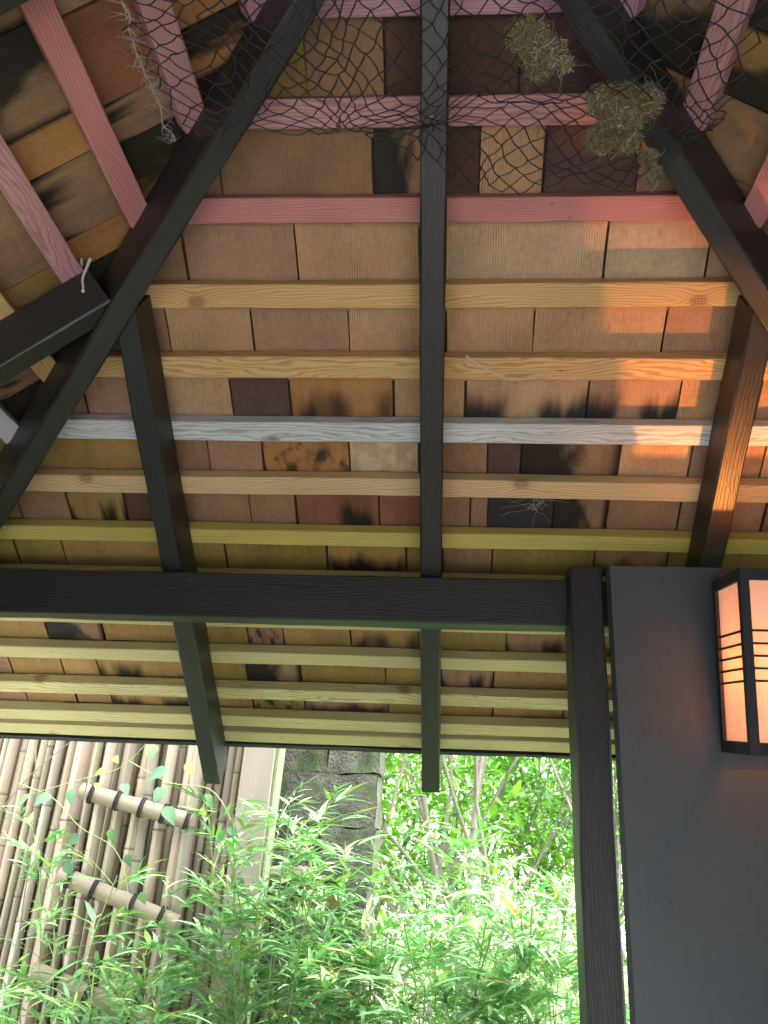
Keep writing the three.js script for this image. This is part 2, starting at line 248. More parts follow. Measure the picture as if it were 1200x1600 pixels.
const paint = tex(512, 512, (u, v) => { let l = 0.84 + 0.16 * fbm(u * 6, v * 3, 5, 5) + 0.10 * fbm(u * 60, v * 60, 7, 3) + 0.06 * nz(u * 90, v * 3, 2); const s = fbm(u * 70, v * 40, 19, 2), t = fbm(u * 34, v * 14, 29, 3); if (s > 0.36) l += (s - 0.36) * 3; if (t < -0.36) l += (t + 0.36) * 3; return l; });
const panelMat = new THREE.MeshStandardMaterial({ color: lin(0.066, 0.082, 0.096), map: paint, bumpMap: paint, bumpScale: 0.0006, roughness: 0.42 });
{
  const x0 = 0.341 - AX, x1 = HALF - 0.02, top = EYE + 0.571, g = box(x1 - x0, top, 0.052, (x0 + x1) / 2, top / 2, -(1.768 - AD)); g.attributes.uv.array.forEach((_, i, a) => a[i] *= i % 2 ? 2.2 : 0.7);
  part('wall_panel', g, panelMat, pavilion, 'dark grey painted wall panel');
}

// ------------------------------------------------------------------ lantern on the panel
{
  const L = base('wall_lantern', P(0.626, 0.199, 1.738), 'black box lantern with glowing peach glass and thin bars on the grey panel', 'lantern');
  L.rotation.x = rad(8.0); const w = 0.19, dp = 0.165, h = 0.33, st = 0.016;   // +z comes out of the wall, hung tilted
  const iron = new THREE.MeshStandardMaterial({ color: lin(0.018, 0.02, 0.021), roughness: 0.55, metalness: 0.2, bumpMap: woodD, bumpScale: 0.0004 });
  const glass = new THREE.MeshPhysicalMaterial({ color: lin(0.62, 0.48, 0.40), map: tex(128, 256, (u, v) => 0.86 + 0.22 * fbm(u * 3, v * 9, 2, 4)), roughness: 0.45, transmission: 0.5, thickness: 0, emissive: lin(1.0, 0.60, 0.42), emissiveIntensity: 0.05 });
  const bars = (n, m) => part(n, m, iron, L);
  for (const sx of [-1, 1]) { for (const z of [st / 2, dp - st / 2]) bars('corner_post', box(st, h, st, sx * (w / 2 - st / 2), h / 2, z)); }
  for (const y of [0.011, h - 0.011]) { for (const sx of [-1, 1]) bars('rail', box(st - 0.002, 0.022, dp - 2 * st, sx * (w / 2 - st / 2), y, dp / 2)); for (const z of [st / 2, dp - st / 2]) bars('rail', box(w - 2 * st, 0.022, st - 0.002, 0, y, z)); }
  for (const sx of [-1, 1]) part('glass_pane', box(0.003, h - 0.044, dp - 2 * st, sx * (w / 2 - st / 2), h / 2, dp / 2), glass, L);
  part('glass_pane', box(w - 2 * st, h - 0.044, 0.003, 0, h / 2, dp - st / 2), glass, L);
  part('glass_pane', box(w - 2 * st, 0.003, dp - 2 * st, 0, 0.011, dp / 2), new THREE.MeshPhysicalMaterial({ color: lin(0.50, 0.44, 0.38), roughness: 0.1, transmission: 0.7, thickness: 0 }), L);  // bottom pane added to dim the light cone on the wall
  for (const y of [0.128, 0.150, 0.172, 0.194, 0.217]) { for (const sx of [-1, 1]) bars('glazing_bar', box(0.004, 0.004, dp - 2 * st, sx * (w / 2 - 0.004), y, dp / 2)); bars('glazing_bar', box(w - 2 * st, 0.004, 0.004, 0, y, dp - 0.004)); }
  bars('back_plate', box(w - 2 * st - 0.002, h - 0.046, 0.004, 0, h / 2, st / 2 - 0.004));
  bars('fixing_ring', new THREE.TorusGeometry(0.009, 0.002, 6, 16).translate(-w / 2 + 0.02, h + 0.007, 0.004));
  const holder = bars('bulb_holder', new THREE.CylinderGeometry(0.013, 0.016, 0.05, 12).rotateX(Math.PI / 2).translate(0, 0.155, 0.04));
  const bulbMat = new THREE.MeshStandardMaterial({ color: 0x000000, emissive: lin(1, 0.5, 0.2), emissiveIntensity: 2 });
  part('bulb', new THREE.SphereGeometry(0.02, 14, 10).translate(0, 0.155, 0.085), bulbMat, L);
  const lamp = new THREE.PointLight(new THREE.Color().setRGB(1, 0.34, 0.07), 0.175, 0, 2); lamp.position.set(0, 0.155, 0.085); lamp.castShadow = true; lamp.shadow.radius = 0.3; L.add(lamp);
}

// ------------------------------------------------------------------ bird netting, tufts of nest, webs
{
  const border = [[-0.455, 0.55], [-0.458, 0.838], [-0.474, 0.944], [-0.470, 1.063], [-0.438, 1.084], [-0.324, 1.060], [-0.263, 1.074], [-0.179, 1.043], [-0.115, 1.091], [-0.064, 1.163], [-0.020, 1.187], [0.047, 1.203], [0.104, 1.212], [0.161, 1.221], [0.214, 1.199], [0.291, 1.200], [0.348, 1.164], [0.401, 1.088], [0.440, 1.150], [0.425, 0.865], [0.41, 0.55]];
  const inside = (x, d) => { let c = false; for (let i = 0, j = border.length - 1; i < border.length; j = i++) { const [xi, di] = border[i], [xj, dj] = border[j]; if ((di > d) !== (dj > d) && x < (xj - xi) * (d - di) / (dj - di) + xi) c = !c; } return c; };
  const pins = [[-0.179, 1.045, 0.13, 0.86], [-0.039, 1.052, 0.07, 0.8], [0.20, 1.14, 0.06, 0.45], [-0.33, 1.02, 0.07, 0.6], [0.40, 1.07, 0.10, 0.6], [-0.41, 1.03, 0.05, 0.4]];
  const sp = 0.0225, node = new Map(), strands = [];
  const at = (i, j) => {
    const k = i * 1000 + j; if (node.has(k)) return node.get(k);
    let x = (i - j) * sp * 0.74 - 0.02, d = 0.8 + (i + j) * sp * 0.72; const ok = inside(x + 0.02 * nz(x * 9, d * 9, 3), d + 0.02 * nz(x * 13, d * 13, 8));
    let wx = 0.07 * fbm(x * 6, d * 6, 1, 3) + 0.010 * fbm(x * 40, d * 40, 4, 2), wd = 0.055 * fbm(x * 6, d * 6, 21, 3) + 0.010 * fbm(x * 40, d * 40, 14, 2);
    let y = 1.085 + 0.06 * fbm(x * 5, d * 5, 31, 3) - 0.01; let X = x + wx, D = d + wd;
    for (const [px, pd, pr, s] of pins) { const r = Math.hypot(X - px, D - pd), q = s * Math.exp(-r * r / (pr * pr)); X += (px - X) * q; D += (pd - D) * q; }
    const v = { p: P(X, y, D), ok }; node.set(k, v); return v;
  };
  const mid = V(0, 0, 0), rn = rng(9);
  for (let i = -70; i < 70; i++) for (let j = -70; j < 70; j++) {
    const a = at(i, j); if (!a.ok) continue;
    for (const b of [at(i + 1, j), at(i, j + 1)]) { if (!b.ok || rn() < 0.012) continue; const m = a.p.clone().add(b.p).multiplyScalar(0.5).add(V((rn() - 0.5) * 0.006, -0.002 * rn(), (rn() - 0.5) * 0.006)); strands.push(new THREE.TubeGeometry(new THREE.QuadraticBezierCurve3(a.p, m.multiplyScalar(2).sub(a.p.clone().add(b.p).multiplyScalar(0.5)), b.p), 3, 0.00115, 4, false)); }
    strands.push(new THREE.OctahedronGeometry(0.0022, 0).translate(a.p.x, a.p.y, a.p.z));
  }
  const c = P(-0.05, 1.09, 1.0), g = mergeGeometries(strands.map((s) => { s = s.index ? s.toNonIndexed() : s; s.deleteAttribute('uv'); return s; })).translate(-c.x, -c.y, -c.z);
  const net = tag(part('bird_net', g, new THREE.MeshStandardMaterial({ color: lin(0.012, 0.012, 0.015), roughness: 0.6 }), scene), 'torn black bird netting stretched under the roof peak', 'netting'); net.position.copy(c);
  // pale frayed cord along the left edge of the net
  const cr = rng(31), pts = []; for (let k = 0; k <= 16; k++) { const u = k / 16; pts.push(P(lerp(-0.452, -0.462, u) + 0.012 * (cr() - 0.5) - 0.02 * Math.sin(u * 3), 1.085 + 0.01 * cr(), lerp(0.78, 1.09, u))); }
  const cord = [tube(pts, 0.0013, 0.0008, 6, 60)]; for (let k = 0; k < 60; k++) { const b = pts[3 + Math.floor(cr() * 13)]; cord.push(tube([b, b.clone().add(V((cr() - 0.5) * 0.03, -0.01 * cr(), (cr() - 0.7) * 0.03)), b.clone().add(V((cr() - 0.4) * 0.06, -0.02 * cr(), (cr() - 0.5) * 0.05))], 0.0004, 0.0002, 4, 6)); }
  tag(part('net_edge_cord', mergeGeometries(cord), new THREE.MeshStandardMaterial({ color: lin(0.33, 0.31, 0.30), roughness: 0.9 }), scene), 'grey frayed cord along the left edge of the netting', 'cord');
}
function tuft(name, c, lobes, n, seed, label) {          // lobes: [x, y, z, radius]
  const r = rng(seed), o = base(name, c, label, 'nest'), strands = [], cores = [], tot = lobes.reduce((t, l) => t + l[3] * l[3], 0);
  const rough = (v, k) => 0.82 + 0.7 * fbm(v.x * 1.9 + seed + k, v.y * 1.7, v.z * 1.7, 3) + 0.55 * fbm(v.x * 8 + k, v.y * 8, v.z * 8 + seed, 4);
  lobes.forEach(([lx, ly, lz, lr], k) => {
    const core = new THREE.IcosahedronGeometry(1, 10), p = core.attributes.position; for (let i = 0; i < p.count; i++) { const v = V(p.getX(i), p.getY(i), p.getZ(i)), s = rough(v, k) * lr; p.setXYZ(i, v.x * s + lx, v.y * s * 0.85 + ly, v.z * s + lz); } core.computeVertexNormals(); core.deleteAttribute('uv'); cores.push(core);
    for (let q = 0; q < n * lr * lr / tot; q++) {
      const a = r() * 6.283, h = 2 * r() - 1, w = Math.sqrt(1 - h * h), v = V(w * Math.cos(a), h, w * Math.sin(a)), b = V(v.x, v.y * 0.85, v.z).multiplyScalar(rough(v, k) * lr * (0.86 + 0.2 * r())).add(V(lx, ly, lz)), L = 0.005 + 0.014 * r() * r() + (r() < 0.02 ? 0.03 * r() : 0);
      const t = V(r() - 0.5, r() - 0.6, r() - 0.5).normalize().cross(v).normalize().addScaledVector(v, 0.5 * r()).add(V(0, -0.25, 0)).normalize(), e = b.clone().addScaledVector(t, L), m = b.clone().add(e).multiplyScalar(0.5).add(V(r() - 0.5, r() - 0.5, r() - 0.5).multiplyScalar(L * 1.2));
      const g = new THREE.TubeGeometry(new THREE.QuadraticBezierCurve3(b, m, e), 3, 0.0003 + 0.0005 * r() * r(), 3, false).toNonIndexed(); g.deleteAttribute('uv');
      const cl = r() + 0.5 * fbm(b.x * 30, b.y * 30, b.z * 30, 3), cc = cl < 0.45 ? [0.15, 0.12, 0.055] : cl < 0.78 ? [0.27, 0.225, 0.115] : cl < 0.95 ? [0.36, 0.33, 0.20] : [0.50, 0.50, 0.42], f = 0.7 + 0.6 * r(), arr = new Float32Array(g.attributes.position.count * 3); for (let i = 0; i < arr.length; i++) arr[i] = cc[i % 3] * f; g.setAttribute('color', new THREE.BufferAttribute(arr, 3)); strands.push(g);
    }
  });
  part('nest_core', mergeGeometries(cores), new THREE.MeshStandardMaterial({ color: lin(0.15, 0.12, 0.065), roughness: 1 }), o);
  part('moss_strands', mergeGeometries(strands), new THREE.MeshStandardMaterial({ vertexColors: true, roughness: 1 }), o).userData.kind = 'stuff';
  return o;
}
tuft('nest_clump', P(0.117, 1.085, 0.915), [[0, 0, 0, 0.026], [-0.026, 0.006, 0.012, 0.018], [0.024, -0.004, -0.008, 0.020], [0.004, -0.012, -0.030, 0.015], [-0.012, 0.0, 0.026, 0.016], [0.040, -0.012, -0.022, 0.011]], 5200, 3, 'smaller mossy nest clump caught on top of the netting');
tuft('nest_clump', P(0.258, 1.070, 1.030), [[0, 0, 0.01, 0.036], [-0.034, 0.008, 0.024, 0.022], [0.036, 0.006, 0.022, 0.024], [-0.026, -0.016, -0.030, 0.023], [0.016, -0.014, -0.036, 0.020], [0.056, -0.018, -0.070, 0.013], [0.072, -0.026, -0.098, 0.009]], 9000, 7, 'larger shaggy nest clump of moss on the right hip rafter');
{ // cobwebs: fine pale threads with dust, each a thing of its own
  const wm = new THREE.MeshStandardMaterial({ color: lin(0.55, 0.54, 0.50), roughness: 1 });
  const web = (c, sx, sd, n, seed, label) => { const r = rng(seed), g = [], on = (x, z) => V(x, z * TA * 0.9, z); for (let k = 0; k < n; k++) { const far = k < n * 0.3, a = on((r() - 0.5) * sx * 0.25, (r() - 0.5) * sd * 0.3), th = r() * 6.283, l = far ? 0.5 : 0.12 * (0.4 + r()), b = a.clone().add(on(Math.cos(th) * sx * l, Math.sin(th) * sd * l)), pts = []; for (let q = 0; q <= 5; q++) pts.push(a.clone().lerp(b, q / 5).add(V((r() - 0.5), (r() - 0.5), (r() - 0.5)).multiplyScalar(far ? 0.005 : 0.008))); g.push(tube(pts, 0.00022, 0.00012, 3, 12)); } const o = tag(part('cobweb', mergeGeometries(g), wm, scene), label, 'cobweb', 'cobwebs on the roof timbers'); o.position.copy(c); };
  web(P(0.178, 0.668, 1.63), 0.12, 0.12, 34, 3, 'dusty cobweb on the black stained shingles right of the middle rafter');
  web(P(-0.16, 0.36, 2.16), 0.12, 0.05, 22, 5, 'faint cobweb under the eave left of the middle rafter');
  const s = [P(0.03, 0.905, 1.46), P(0.07, 0.885, 1.475), P(0.115, 0.87, 1.49), P(0.16, 0.872, 1.49), P(0.20, 0.878, 1.49)];
  tag(part('frayed_string', mergeGeometries([tube(s, 0.0022, 0.0008, 5, 24)]), new THREE.MeshStandardMaterial({ color: lin(0.5, 0.46, 0.38), roughness: 1 }), scene), 'pale frayed string by the middle rafter above an amber batten', 'string');
}

// ------------------------------------------------------------------ bamboo fence
const caneTex = tex(256, 512, (u, v) => { const f = nz(u * 60, v * 5, 3) * 0.5 + nz(u * 120, v * 12, 7) * 0.5, b = fbm(u * 3, v * 3, 9, 4), sp = fbm(u * 30, v * 30, 15, 3); const l = 0.84 + 0.16 * f + 0.34 * b - (sp > 0.25 ? (sp - 0.25) * 1.5 : 0); return [l, l * 0.98, l * 0.95]; });
const caneCols = [[0.28, 0.24, 0.155], [0.31, 0.27, 0.19], [0.25, 0.225, 0.15], [0.285, 0.24, 0.165], [0.235, 0.225, 0.14], [0.275, 0.25, 0.19]];
const caneMats = caneCols.map((c) => new THREE.MeshStandardMaterial({ color: lin(...c), map: caneTex, bumpMap: caneTex, bumpScale: 0.0012, roughness: 0.6, vertexColors: true }));
const caneMats2 = new THREE.MeshStandardMaterial({ color: lin(0.12, 0.10, 0.07), map: caneTex, roughness: 0.9 });
const barMat = new THREE.MeshStandardMaterial({ color: lin(0.27, 0.225, 0.155), map: caneTex, bumpMap: caneTex, bumpScale: 0.0012, roughness: 0.65 });
function caneGeo(r, len, seed, open = false) {           // a culm along +y with swollen nodes
  const rr = rng(seed), nodes = [], pts = [[open ? r * 0.8 : 0, 0], [r, 0]]; let y = 0;
  while (y < len) { const st = Math.min(0.2 + 0.16 * rr(), len - y); y += st; if (y < len - 0.02) { pts.push([r * 0.985, y - 0.016], [r * 1.12, y - 0.005], [r * 0.93, y], [r * 1.10, y + 0.006], [r * 0.99, y + 0.018]); nodes.push(y); } }
  pts.push([r * 0.96, len], [0, len]);
  const g = new THREE.LatheGeometry(pts.map(([a, b]) => new THREE.Vector2(a, b)), 10), p = g.attributes.position, uv = g.attributes.uv, bx = (rr() - 0.5) * 0.014, bz = (rr() - 0.5) * 0.02;
  for (let i = 0; i < p.count; i++) { const yy = p.getY(i), k = Math.sin(yy / len * Math.PI); p.setX(i, p.getX(i) + bx * k); p.setZ(i, p.getZ(i) + bz * k); uv.setXY(i, uv.getX(i) + seed * 0.13, yy * 0.9 + seed * 0.31); }
  const col = new Float32Array(p.count * 3); for (let i = 0; i < p.count; i++) { const yy = p.getY(i), nd = nodes.some((q) => Math.abs(q - yy) < 0.002), seg = nodes.filter((q) => q < yy).length, f = nd ? 0.35 : 0.85 + 0.3 * (0.5 + 0.5 * Math.sin(seg * 5.1 + seed)); col[i * 3] = f; col[i * 3 + 1] = f * (0.97 + 0.05 * Math.sin(seg * 3 + seed)); col[i * 3 + 2] = f; } g.setAttribute('color', new THREE.BufferAttribute(col, 3));
  g.computeVertexNormals(); return g;
}
{
  const fence = base('bamboo_fence', P(-1.2, -1.6, 3.05), 'weathered bamboo fence of closely set leaning canes beyond the eave', 'fence'), r = rng(55);
  let x = -0.95, i = 0;
  for (let k = 0; k < 37; k++) { const c = part('cane', caneGeo(0.026, 2.3, 700 + k), caneMats[k % 6], fence); c.position.set(-1.0 + k * 0.040, 0, -0.036 - (k % 2) * 0.012); c.rotation.z = -rad(2.6); }
  while (x < 0.52) { const th = i === 13 || i === 4, rd = Math.abs(x + 0.115) < 0.03 ? 0.033 : 0.0125 + 0.009 * r() * r() + (th ? 0.006 : 0); x += rd; const c = part('cane', caneGeo(rd, 2.35 + 0.2 * r(), 200 + i), caneMats[Math.floor(r() * 6)], fence); c.position.set(x - 0.055, 0, (r() - 0.5) * 0.025); c.rotation.z = -rad(2.6 + 0.5 * (r() - 0.5)) ; x += rd * 0.94; i++; }
  part('added_backing', box(1.5, 2.25, 0.015, -0.24, 1.125, -0.11), caneMats2, fence);  // dark sheet added to keep bright sky out of the cane gaps
  const rail = part('back_rail', caneGeo(0.03, 1.7, 990), caneMats[2], fence); rail.rotation.z = -Math.PI / 2; rail.position.set(-0.95, 1.5, -0.15);
  const lat = base('bamboo_lattice', P(-1.0, -1.6, 2.96), 'tied bamboo lattice of thick culms and split crossbars in front of the fence', 'lattice');
  const cx = [-0.155, -0.105, -0.045, 0.005, 0.058, 0.105, 0.163];
  cx.forEach((q, k) => { const c = part('culm', caneGeo(0.019 + 0.004 * r(), 1.98 + 0.1 * r(), 400 + k), caneMats[[1, 2, 0, 5, 1, 3, 5][k]], lat); c.position.set(q - 0.06, 0, (r() - 0.5) * 0.01); c.rotation.z = -rad(2.8 + (r() - 0.5) * 1.5); });
  const cordMat = new THREE.MeshStandardMaterial({ color: lin(0.018, 0.016, 0.015), roughness: 0.9 });
  for (const [xa, ya, xb, yb, ties] of [[-0.194, 1.735, 0.190, 1.654, [0.1, 0.33, 0.55, 0.75, 0.96]], [-0.222, 1.479, 0.182, 1.354, [0.09, 0.3, 0.62, 0.86]], [-0.256, 1.204, 0.15, 1.08, [0.2, 0.45, 0.8]]]) {
    const a = V(xa, ya, 0.045), b = V(xb, yb, 0.045), L = a.distanceTo(b);
    const half_ = new THREE.CylinderGeometry(0.026, 0.026, L, 14, 24, true, -Math.PI / 2, Math.PI), inner = new THREE.CylinderGeometry(0.021, 0.021, L, 14, 1, true, -Math.PI / 2, Math.PI);
    const hp = half_.attributes.position; for (let k = 0; k < hp.count; k++) { const s = 1 + 0.10 * Math.exp(-Math.pow((hp.getY(k) - 0.02) / 0.012, 2)) + 0.16 * fbm(hp.getX(k) * 60, hp.getY(k) * 26 + xa * 9, hp.getZ(k) * 60, 3); hp.setX(k, hp.getX(k) * s); hp.setZ(k, hp.getZ(k) * s); }
    const rim = []; for (const y of [-L / 2, L / 2]) { const q = new THREE.RingGeometry(0.021, 0.026, 14, 1, 0, Math.PI).rotateX(Math.PI / 2).translate(0, y, 0); rim.push(q); }
    const bar = part('crossbar', mergeGeometries([half_, inner, ...rim]), barMat, lat); bar.position.copy(a).add(b).multiplyScalar(0.5); bar.quaternion.setFromUnitVectors(V(0, 1, 0), b.clone().sub(a).normalize());
    for (const t of ties) { const pts = []; for (let k = 0; k < 40; k++) { const q = k / 40 * 6.283 * 2; pts.push(V(Math.cos(q) * 0.030, (k / 40 - 0.5) * 0.016 + 0.006 * Math.sin(q) + (t - 0.5) * L, Math.sin(q) * (Math.sin(q) > 0 ? 0.030 : 0.038))); } part('cord_tie', new THREE.TubeGeometry(new THREE.CatmullRomCurve3(pts), 60, 0.0034, 5, false), cordMat, bar); }
  }
}
{ // pale board at the end of the fence, block pier behind it
  const bm = new THREE.MeshStandardMaterial({ color: lin(0.24, 0.21, 0.165), map: woodC, bumpMap: woodC, bumpScale: 0.001, roughness: 0.75 });
  const gm = new THREE.MeshStandardMaterial({ color: lin(0.22, 0.27, 0.16), map: woodA, roughness: 0.8 });
  const b = base('fence_post', P(-0.61, -1.6, 3.0), 'pale square timber post at the right end of the bamboo fence', 'post');
  const m = part('face_board', timber(0.105, 0.02, 2.3, { seed: 90 }), bm, b); place(m, aim(V(-0.09, 0, 0.04), V(0.045, 1, 0), V(0, 0, 1)));
  const n = part('post_core', timber(0.075, 0.10, 2.3, { seed: 91, ch: 0.005 }), gm, b, 'greenish side of the post'); place(n, aim(V(-0.062, 0, -0.061), V(0.045, 1, 0), V(0, 0, 1)));
  const st = tex(512, 512, (u, v) => { const a = fbm(u * 6, v * 6, 2, 5), q = fbm(u * 40, v * 40, 6, 4), mo = sstep(fbm(u * 4, v * 4, 12, 5) + 0.3 * q, 0.02, 0.3); const l = 0.72 + 0.7 * a + 0.9 * q; return [l * (1 - 0.5 * mo), l * (1 - 0.24 * mo), l * (1 - 0.62 * mo)]; });
  const sm = [[0.120, 0.118, 0.092], [0.130, 0.126, 0.098], [0.112, 0.115, 0.086]].map((c) => new THREE.MeshStandardMaterial({ color: lin(...c), map: st, bumpMap: st, bumpScale: 0.006, roughness: 0.95 }));
  const pier = base('block_pier', P(-0.42, -1.6, 3.42), 'mossy grey stone block pier between the fence and the bright shrubs', 'pier'), r = rng(77);
  for (let k = 0; k < 13; k++) { const hh = 0.185, y = k * hh, sp = k % 2 ? 0.12 : 0.26, lean = y * 0.045 - 0.09; let x = -0.26; for (const w of [sp, 0.46 - sp]) { const g = new THREE.BoxGeometry(w - 0.003, hh - 0.003, 0.3, 8, 5, 4), p = g.attributes.position; for (let i = 0; i < p.count; i++) { const q = 0.022 * fbm(p.getX(i) * 14 + k, p.getY(i) * 14 + x * 9, p.getZ(i) * 14, 3), ed = 1 - 0.02 * r(); p.setXYZ(i, p.getX(i) * ed + q, p.getY(i) + q, p.getZ(i) + q); } g.computeVertexNormals(); g.attributes.uv.array.forEach((_, i, a) => a[i] = a[i] * (i % 2 ? 0.4 : 0.6) + k * 0.31); part('block', g, sm[Math.floor(r() * 3)], pier).position.set(x + w / 2 + lean + (r() - 0.5) * 0.012, y + hh / 2, (r() - 0.5) * 0.02); x += w; } }
  part('mortar_core', box(0.42, 2.36, 0.24).applyMatrix4(new THREE.Matrix4().makeShear(0, 0, 0.045, 0, 0, 0)).translate(-0.03 - 0.09 + 0.053, 1.18, 0), new THREE.MeshStandardMaterial({ color: lin(0.12, 0.115, 0.09), map: st, roughness: 1 }), pier);
}

// ------------------------------------------------------------------ plants
class Leaves {
  constructor() { this.p = []; this.c = []; this.u = []; this.i = []; this.list = []; }
  add(b, dir, up, L, W, col, { curl = 0.3, fold = 0.25, oval = false } = {}) {
    const z = dir.clone().normalize(), x = z.clone().cross(up).normalize(), y = x.clone().cross(z), ts = oval ? [0, 0.18, 0.42, 0.74, 1] : [0, 0.12, 0.38, 0.72, 1], ws = oval ? [0.06, 0.9, 1, 0.52, 0.01] : [0.1, 0.78, 1, 0.56, 0.02], o = this.p.length / 3;
    for (let k = 0; k < 5; k++) { const t = ts[k], c = b.clone().addScaledVector(z, L * t).addScaledVector(y, -curl * L * t * t), w = W * ws[k] / 2; for (const s of [-1, 0, 1]) { const q = c.clone().addScaledVector(x, w * s).addScaledVector(y, Math.abs(s) * w * fold); this.p.push(q.x, q.y, q.z); this.u.push(0.5 + s * 0.5, t); this.c.push(...col); } }
    for (let k = 0; k < 4; k++) for (const s of [0, 1]) { const a = o + k * 3 + s; this.i.push(a, a + 1, a + 4, a, a + 4, a + 3); }
  }
  get n() { return this.p.length / 45; }
  geo() { const g = new THREE.BufferGeometry(); g.setAttribute('position', new THREE.Float32BufferAttribute(this.p, 3)); g.setAttribute('color', new THREE.Float32BufferAttribute(this.c, 3)); g.setAttribute('uv', new THREE.Float32BufferAttribute(this.u, 2)); g.setIndex(this.i); g.computeVertexNormals(); return g; }
}
const leafTex = tex(64, 128, (u, v) => { const rib = Math.exp(-Math.pow((u - 0.5) / 0.05, 2)), vein = 0.5 + 0.5 * Math.sin(u * 70); return [0.88 + 0.12 * rib - 0.06 * vein + 0.1 * fbm(u * 5, v * 9, 2, 3), 0.9 + 0.1 * rib - 0.05 * vein + 0.08 * fbm(u * 5, v * 9, 2, 3), 0.86 + 0.14 * rib - 0.05 * vein]; });
const bladeMat = new THREE.MeshPhysicalMaterial({ vertexColors: true, map: leafTex, roughness: 0.68, transmission: 0.4, thickness: 0 });
const shrubMat = new THREE.MeshPhysicalMaterial({ vertexColors: true, map: leafTex, roughness: 0.55, transmission: 0.42, thickness: 0 });
const stemMat = new THREE.MeshStandardMaterial({ color: lin(0.20, 0.29, 0.09), roughness: 0.6 }), barkMat = new THREE.MeshStandardMaterial({ color: lin(0.36, 0.33, 0.27), map: woodD, bumpMap: woodD, bumpScale: 0.004, roughness: 0.9 });
const bladeCol = (r) => { const t = r(), f = 0.75 + 0.5 * r(); const c = t < 0.55 ? [0.15, 0.44, 0.10] : t < 0.8 ? [0.23, 0.50, 0.23] : t < 0.93 ? [0.28, 0.56, 0.07] : t < 0.985 ? [0.40, 0.50, 0.10] : [0.5, 0.33, 0.05]; return c.map((q) => q * f); };
function bamboo(x, d, top, n, spread, seed, label, own = 32) {
  const o = base('bamboo_plant', P(x, -1.6, d), label, 'bamboo', 'low bamboo in front of the fence'), r = rng(seed), rest = new Leaves(), near = [], twigs = [];
  for (let k = 0; k < n; k++) {
    const a = r() * 6.283, out = spread * (0.25 + 0.75 * r()), h = top * (0.72 + 0.28 * r()), b = V((r() - 0.5) * 0.12, 0, (r() - 0.5) * 0.12), tip = V(Math.cos(a) * out, h, Math.sin(a) * out * 0.7 + 0.05), m = V(b.x + tip.x * 0.25, h * 0.6, b.z + tip.z * 0.25);
    const cv = new THREE.QuadraticBezierCurve3(b, m.clone().add(V(0, h * 0.25, 0)), tip); part('culm', new THREE.TubeGeometry(cv, 10, 0.0015 + 0.0009 * r(), 5, false), stemMat, o);
    for (let t = 0.46; t <= 1.0; t += 0.07) {
      const q = cv.getPoint(Math.min(1, t)), nt = 1 + (r() < 0.75);
      for (let w = 0; w < nt; w++) {
        const ta = r() * 6.283, td = V(Math.cos(ta), 0.35 + 0.6 * r(), Math.sin(ta)).normalize(), tl = 0.06 + 0.13 * r(), e = q.clone().addScaledVector(td, tl).add(V(0, -0.015, 0)); twigs.push(tube([q, q.clone().lerp(e, 0.5).add(V(0, 0.012, 0)), e], 0.0011, 0.0007, 3, 4));
        const nl = 4 + Math.floor(r() * 7);
        for (let l = 0; l < nl; l++) {
          const s = l / nl, bp = q.clone().lerp(e, 0.4 + 0.6 * s), fa = (l % 2 ? 1 : -1) * (0.25 + 0.8 * r()), ld = td.clone().applyAxisAngle(V(0, 1, 0), fa).add(V(0, -0.55 + 0.7 * r(), 0)).normalize(), L = 0.04 + 0.085 * r() * (0.4 + 0.6 * r()), W = L * (0.11 + 0.07 * r()), up = V((r() - 0.5) * 0.9, 1, (r() - 0.5) * 0.9).normalize(), col = bladeCol(r), sc = bp.z + (bp.y > top * 0.7 ? 0.2 : 0);
          near.push([sc, bp, ld, up, L, W, col, { curl: 0.05 + 0.35 * r(), fold: 0.15 + 0.3 * r() }]);
        }
      }
    }
  }
  near.sort((p, q) => q[0] - p[0]);
  near.forEach(([, ...a], k) => { if (k < own) { const l = new Leaves(); l.add(...a); part('leaf', l.geo(), bladeMat, o); } else rest.add(...a); });
  part('foliage', rest.geo(), bladeMat, o).userData.kind = 'stuff';
  const tw = part('twigs', mergeGeometries(twigs), stemMat, o); tw.userData.kind = 'stuff';
}
bamboo(-1.22, 2.62, 1.26, 18, 0.38, 1, 'low bamboo at the bottom left corner in front of the canes');
bamboo(-0.86, 2.60, 1.30, 19, 0.36, 2, 'low bamboo under the tied lattice');
bamboo(-0.50, 2.72, 1.74, 18, 0.30, 3, 'tall feathery bamboo in front of the pale post');
bamboo(-0.26, 2.95, 1.66, 18, 0.30, 4, 'bamboo in front of the block pier');
bamboo(-0.02, 2.70, 1.46, 20, 0.38, 5, 'dense bamboo at the bottom centre of the opening');
bamboo(0.30, 2.80, 1.52, 20, 0.38, 6, 'dense bamboo beside the black door post');
bamboo(0.12, 3.35, 1.66, 18, 0.40, 8, 'taller bamboo behind the dense clumps, under the middle rafter tail');
bamboo(0.55, 3.30, 1.60, 13, 0.40, 9, 'bamboo partly hidden by the black door post');

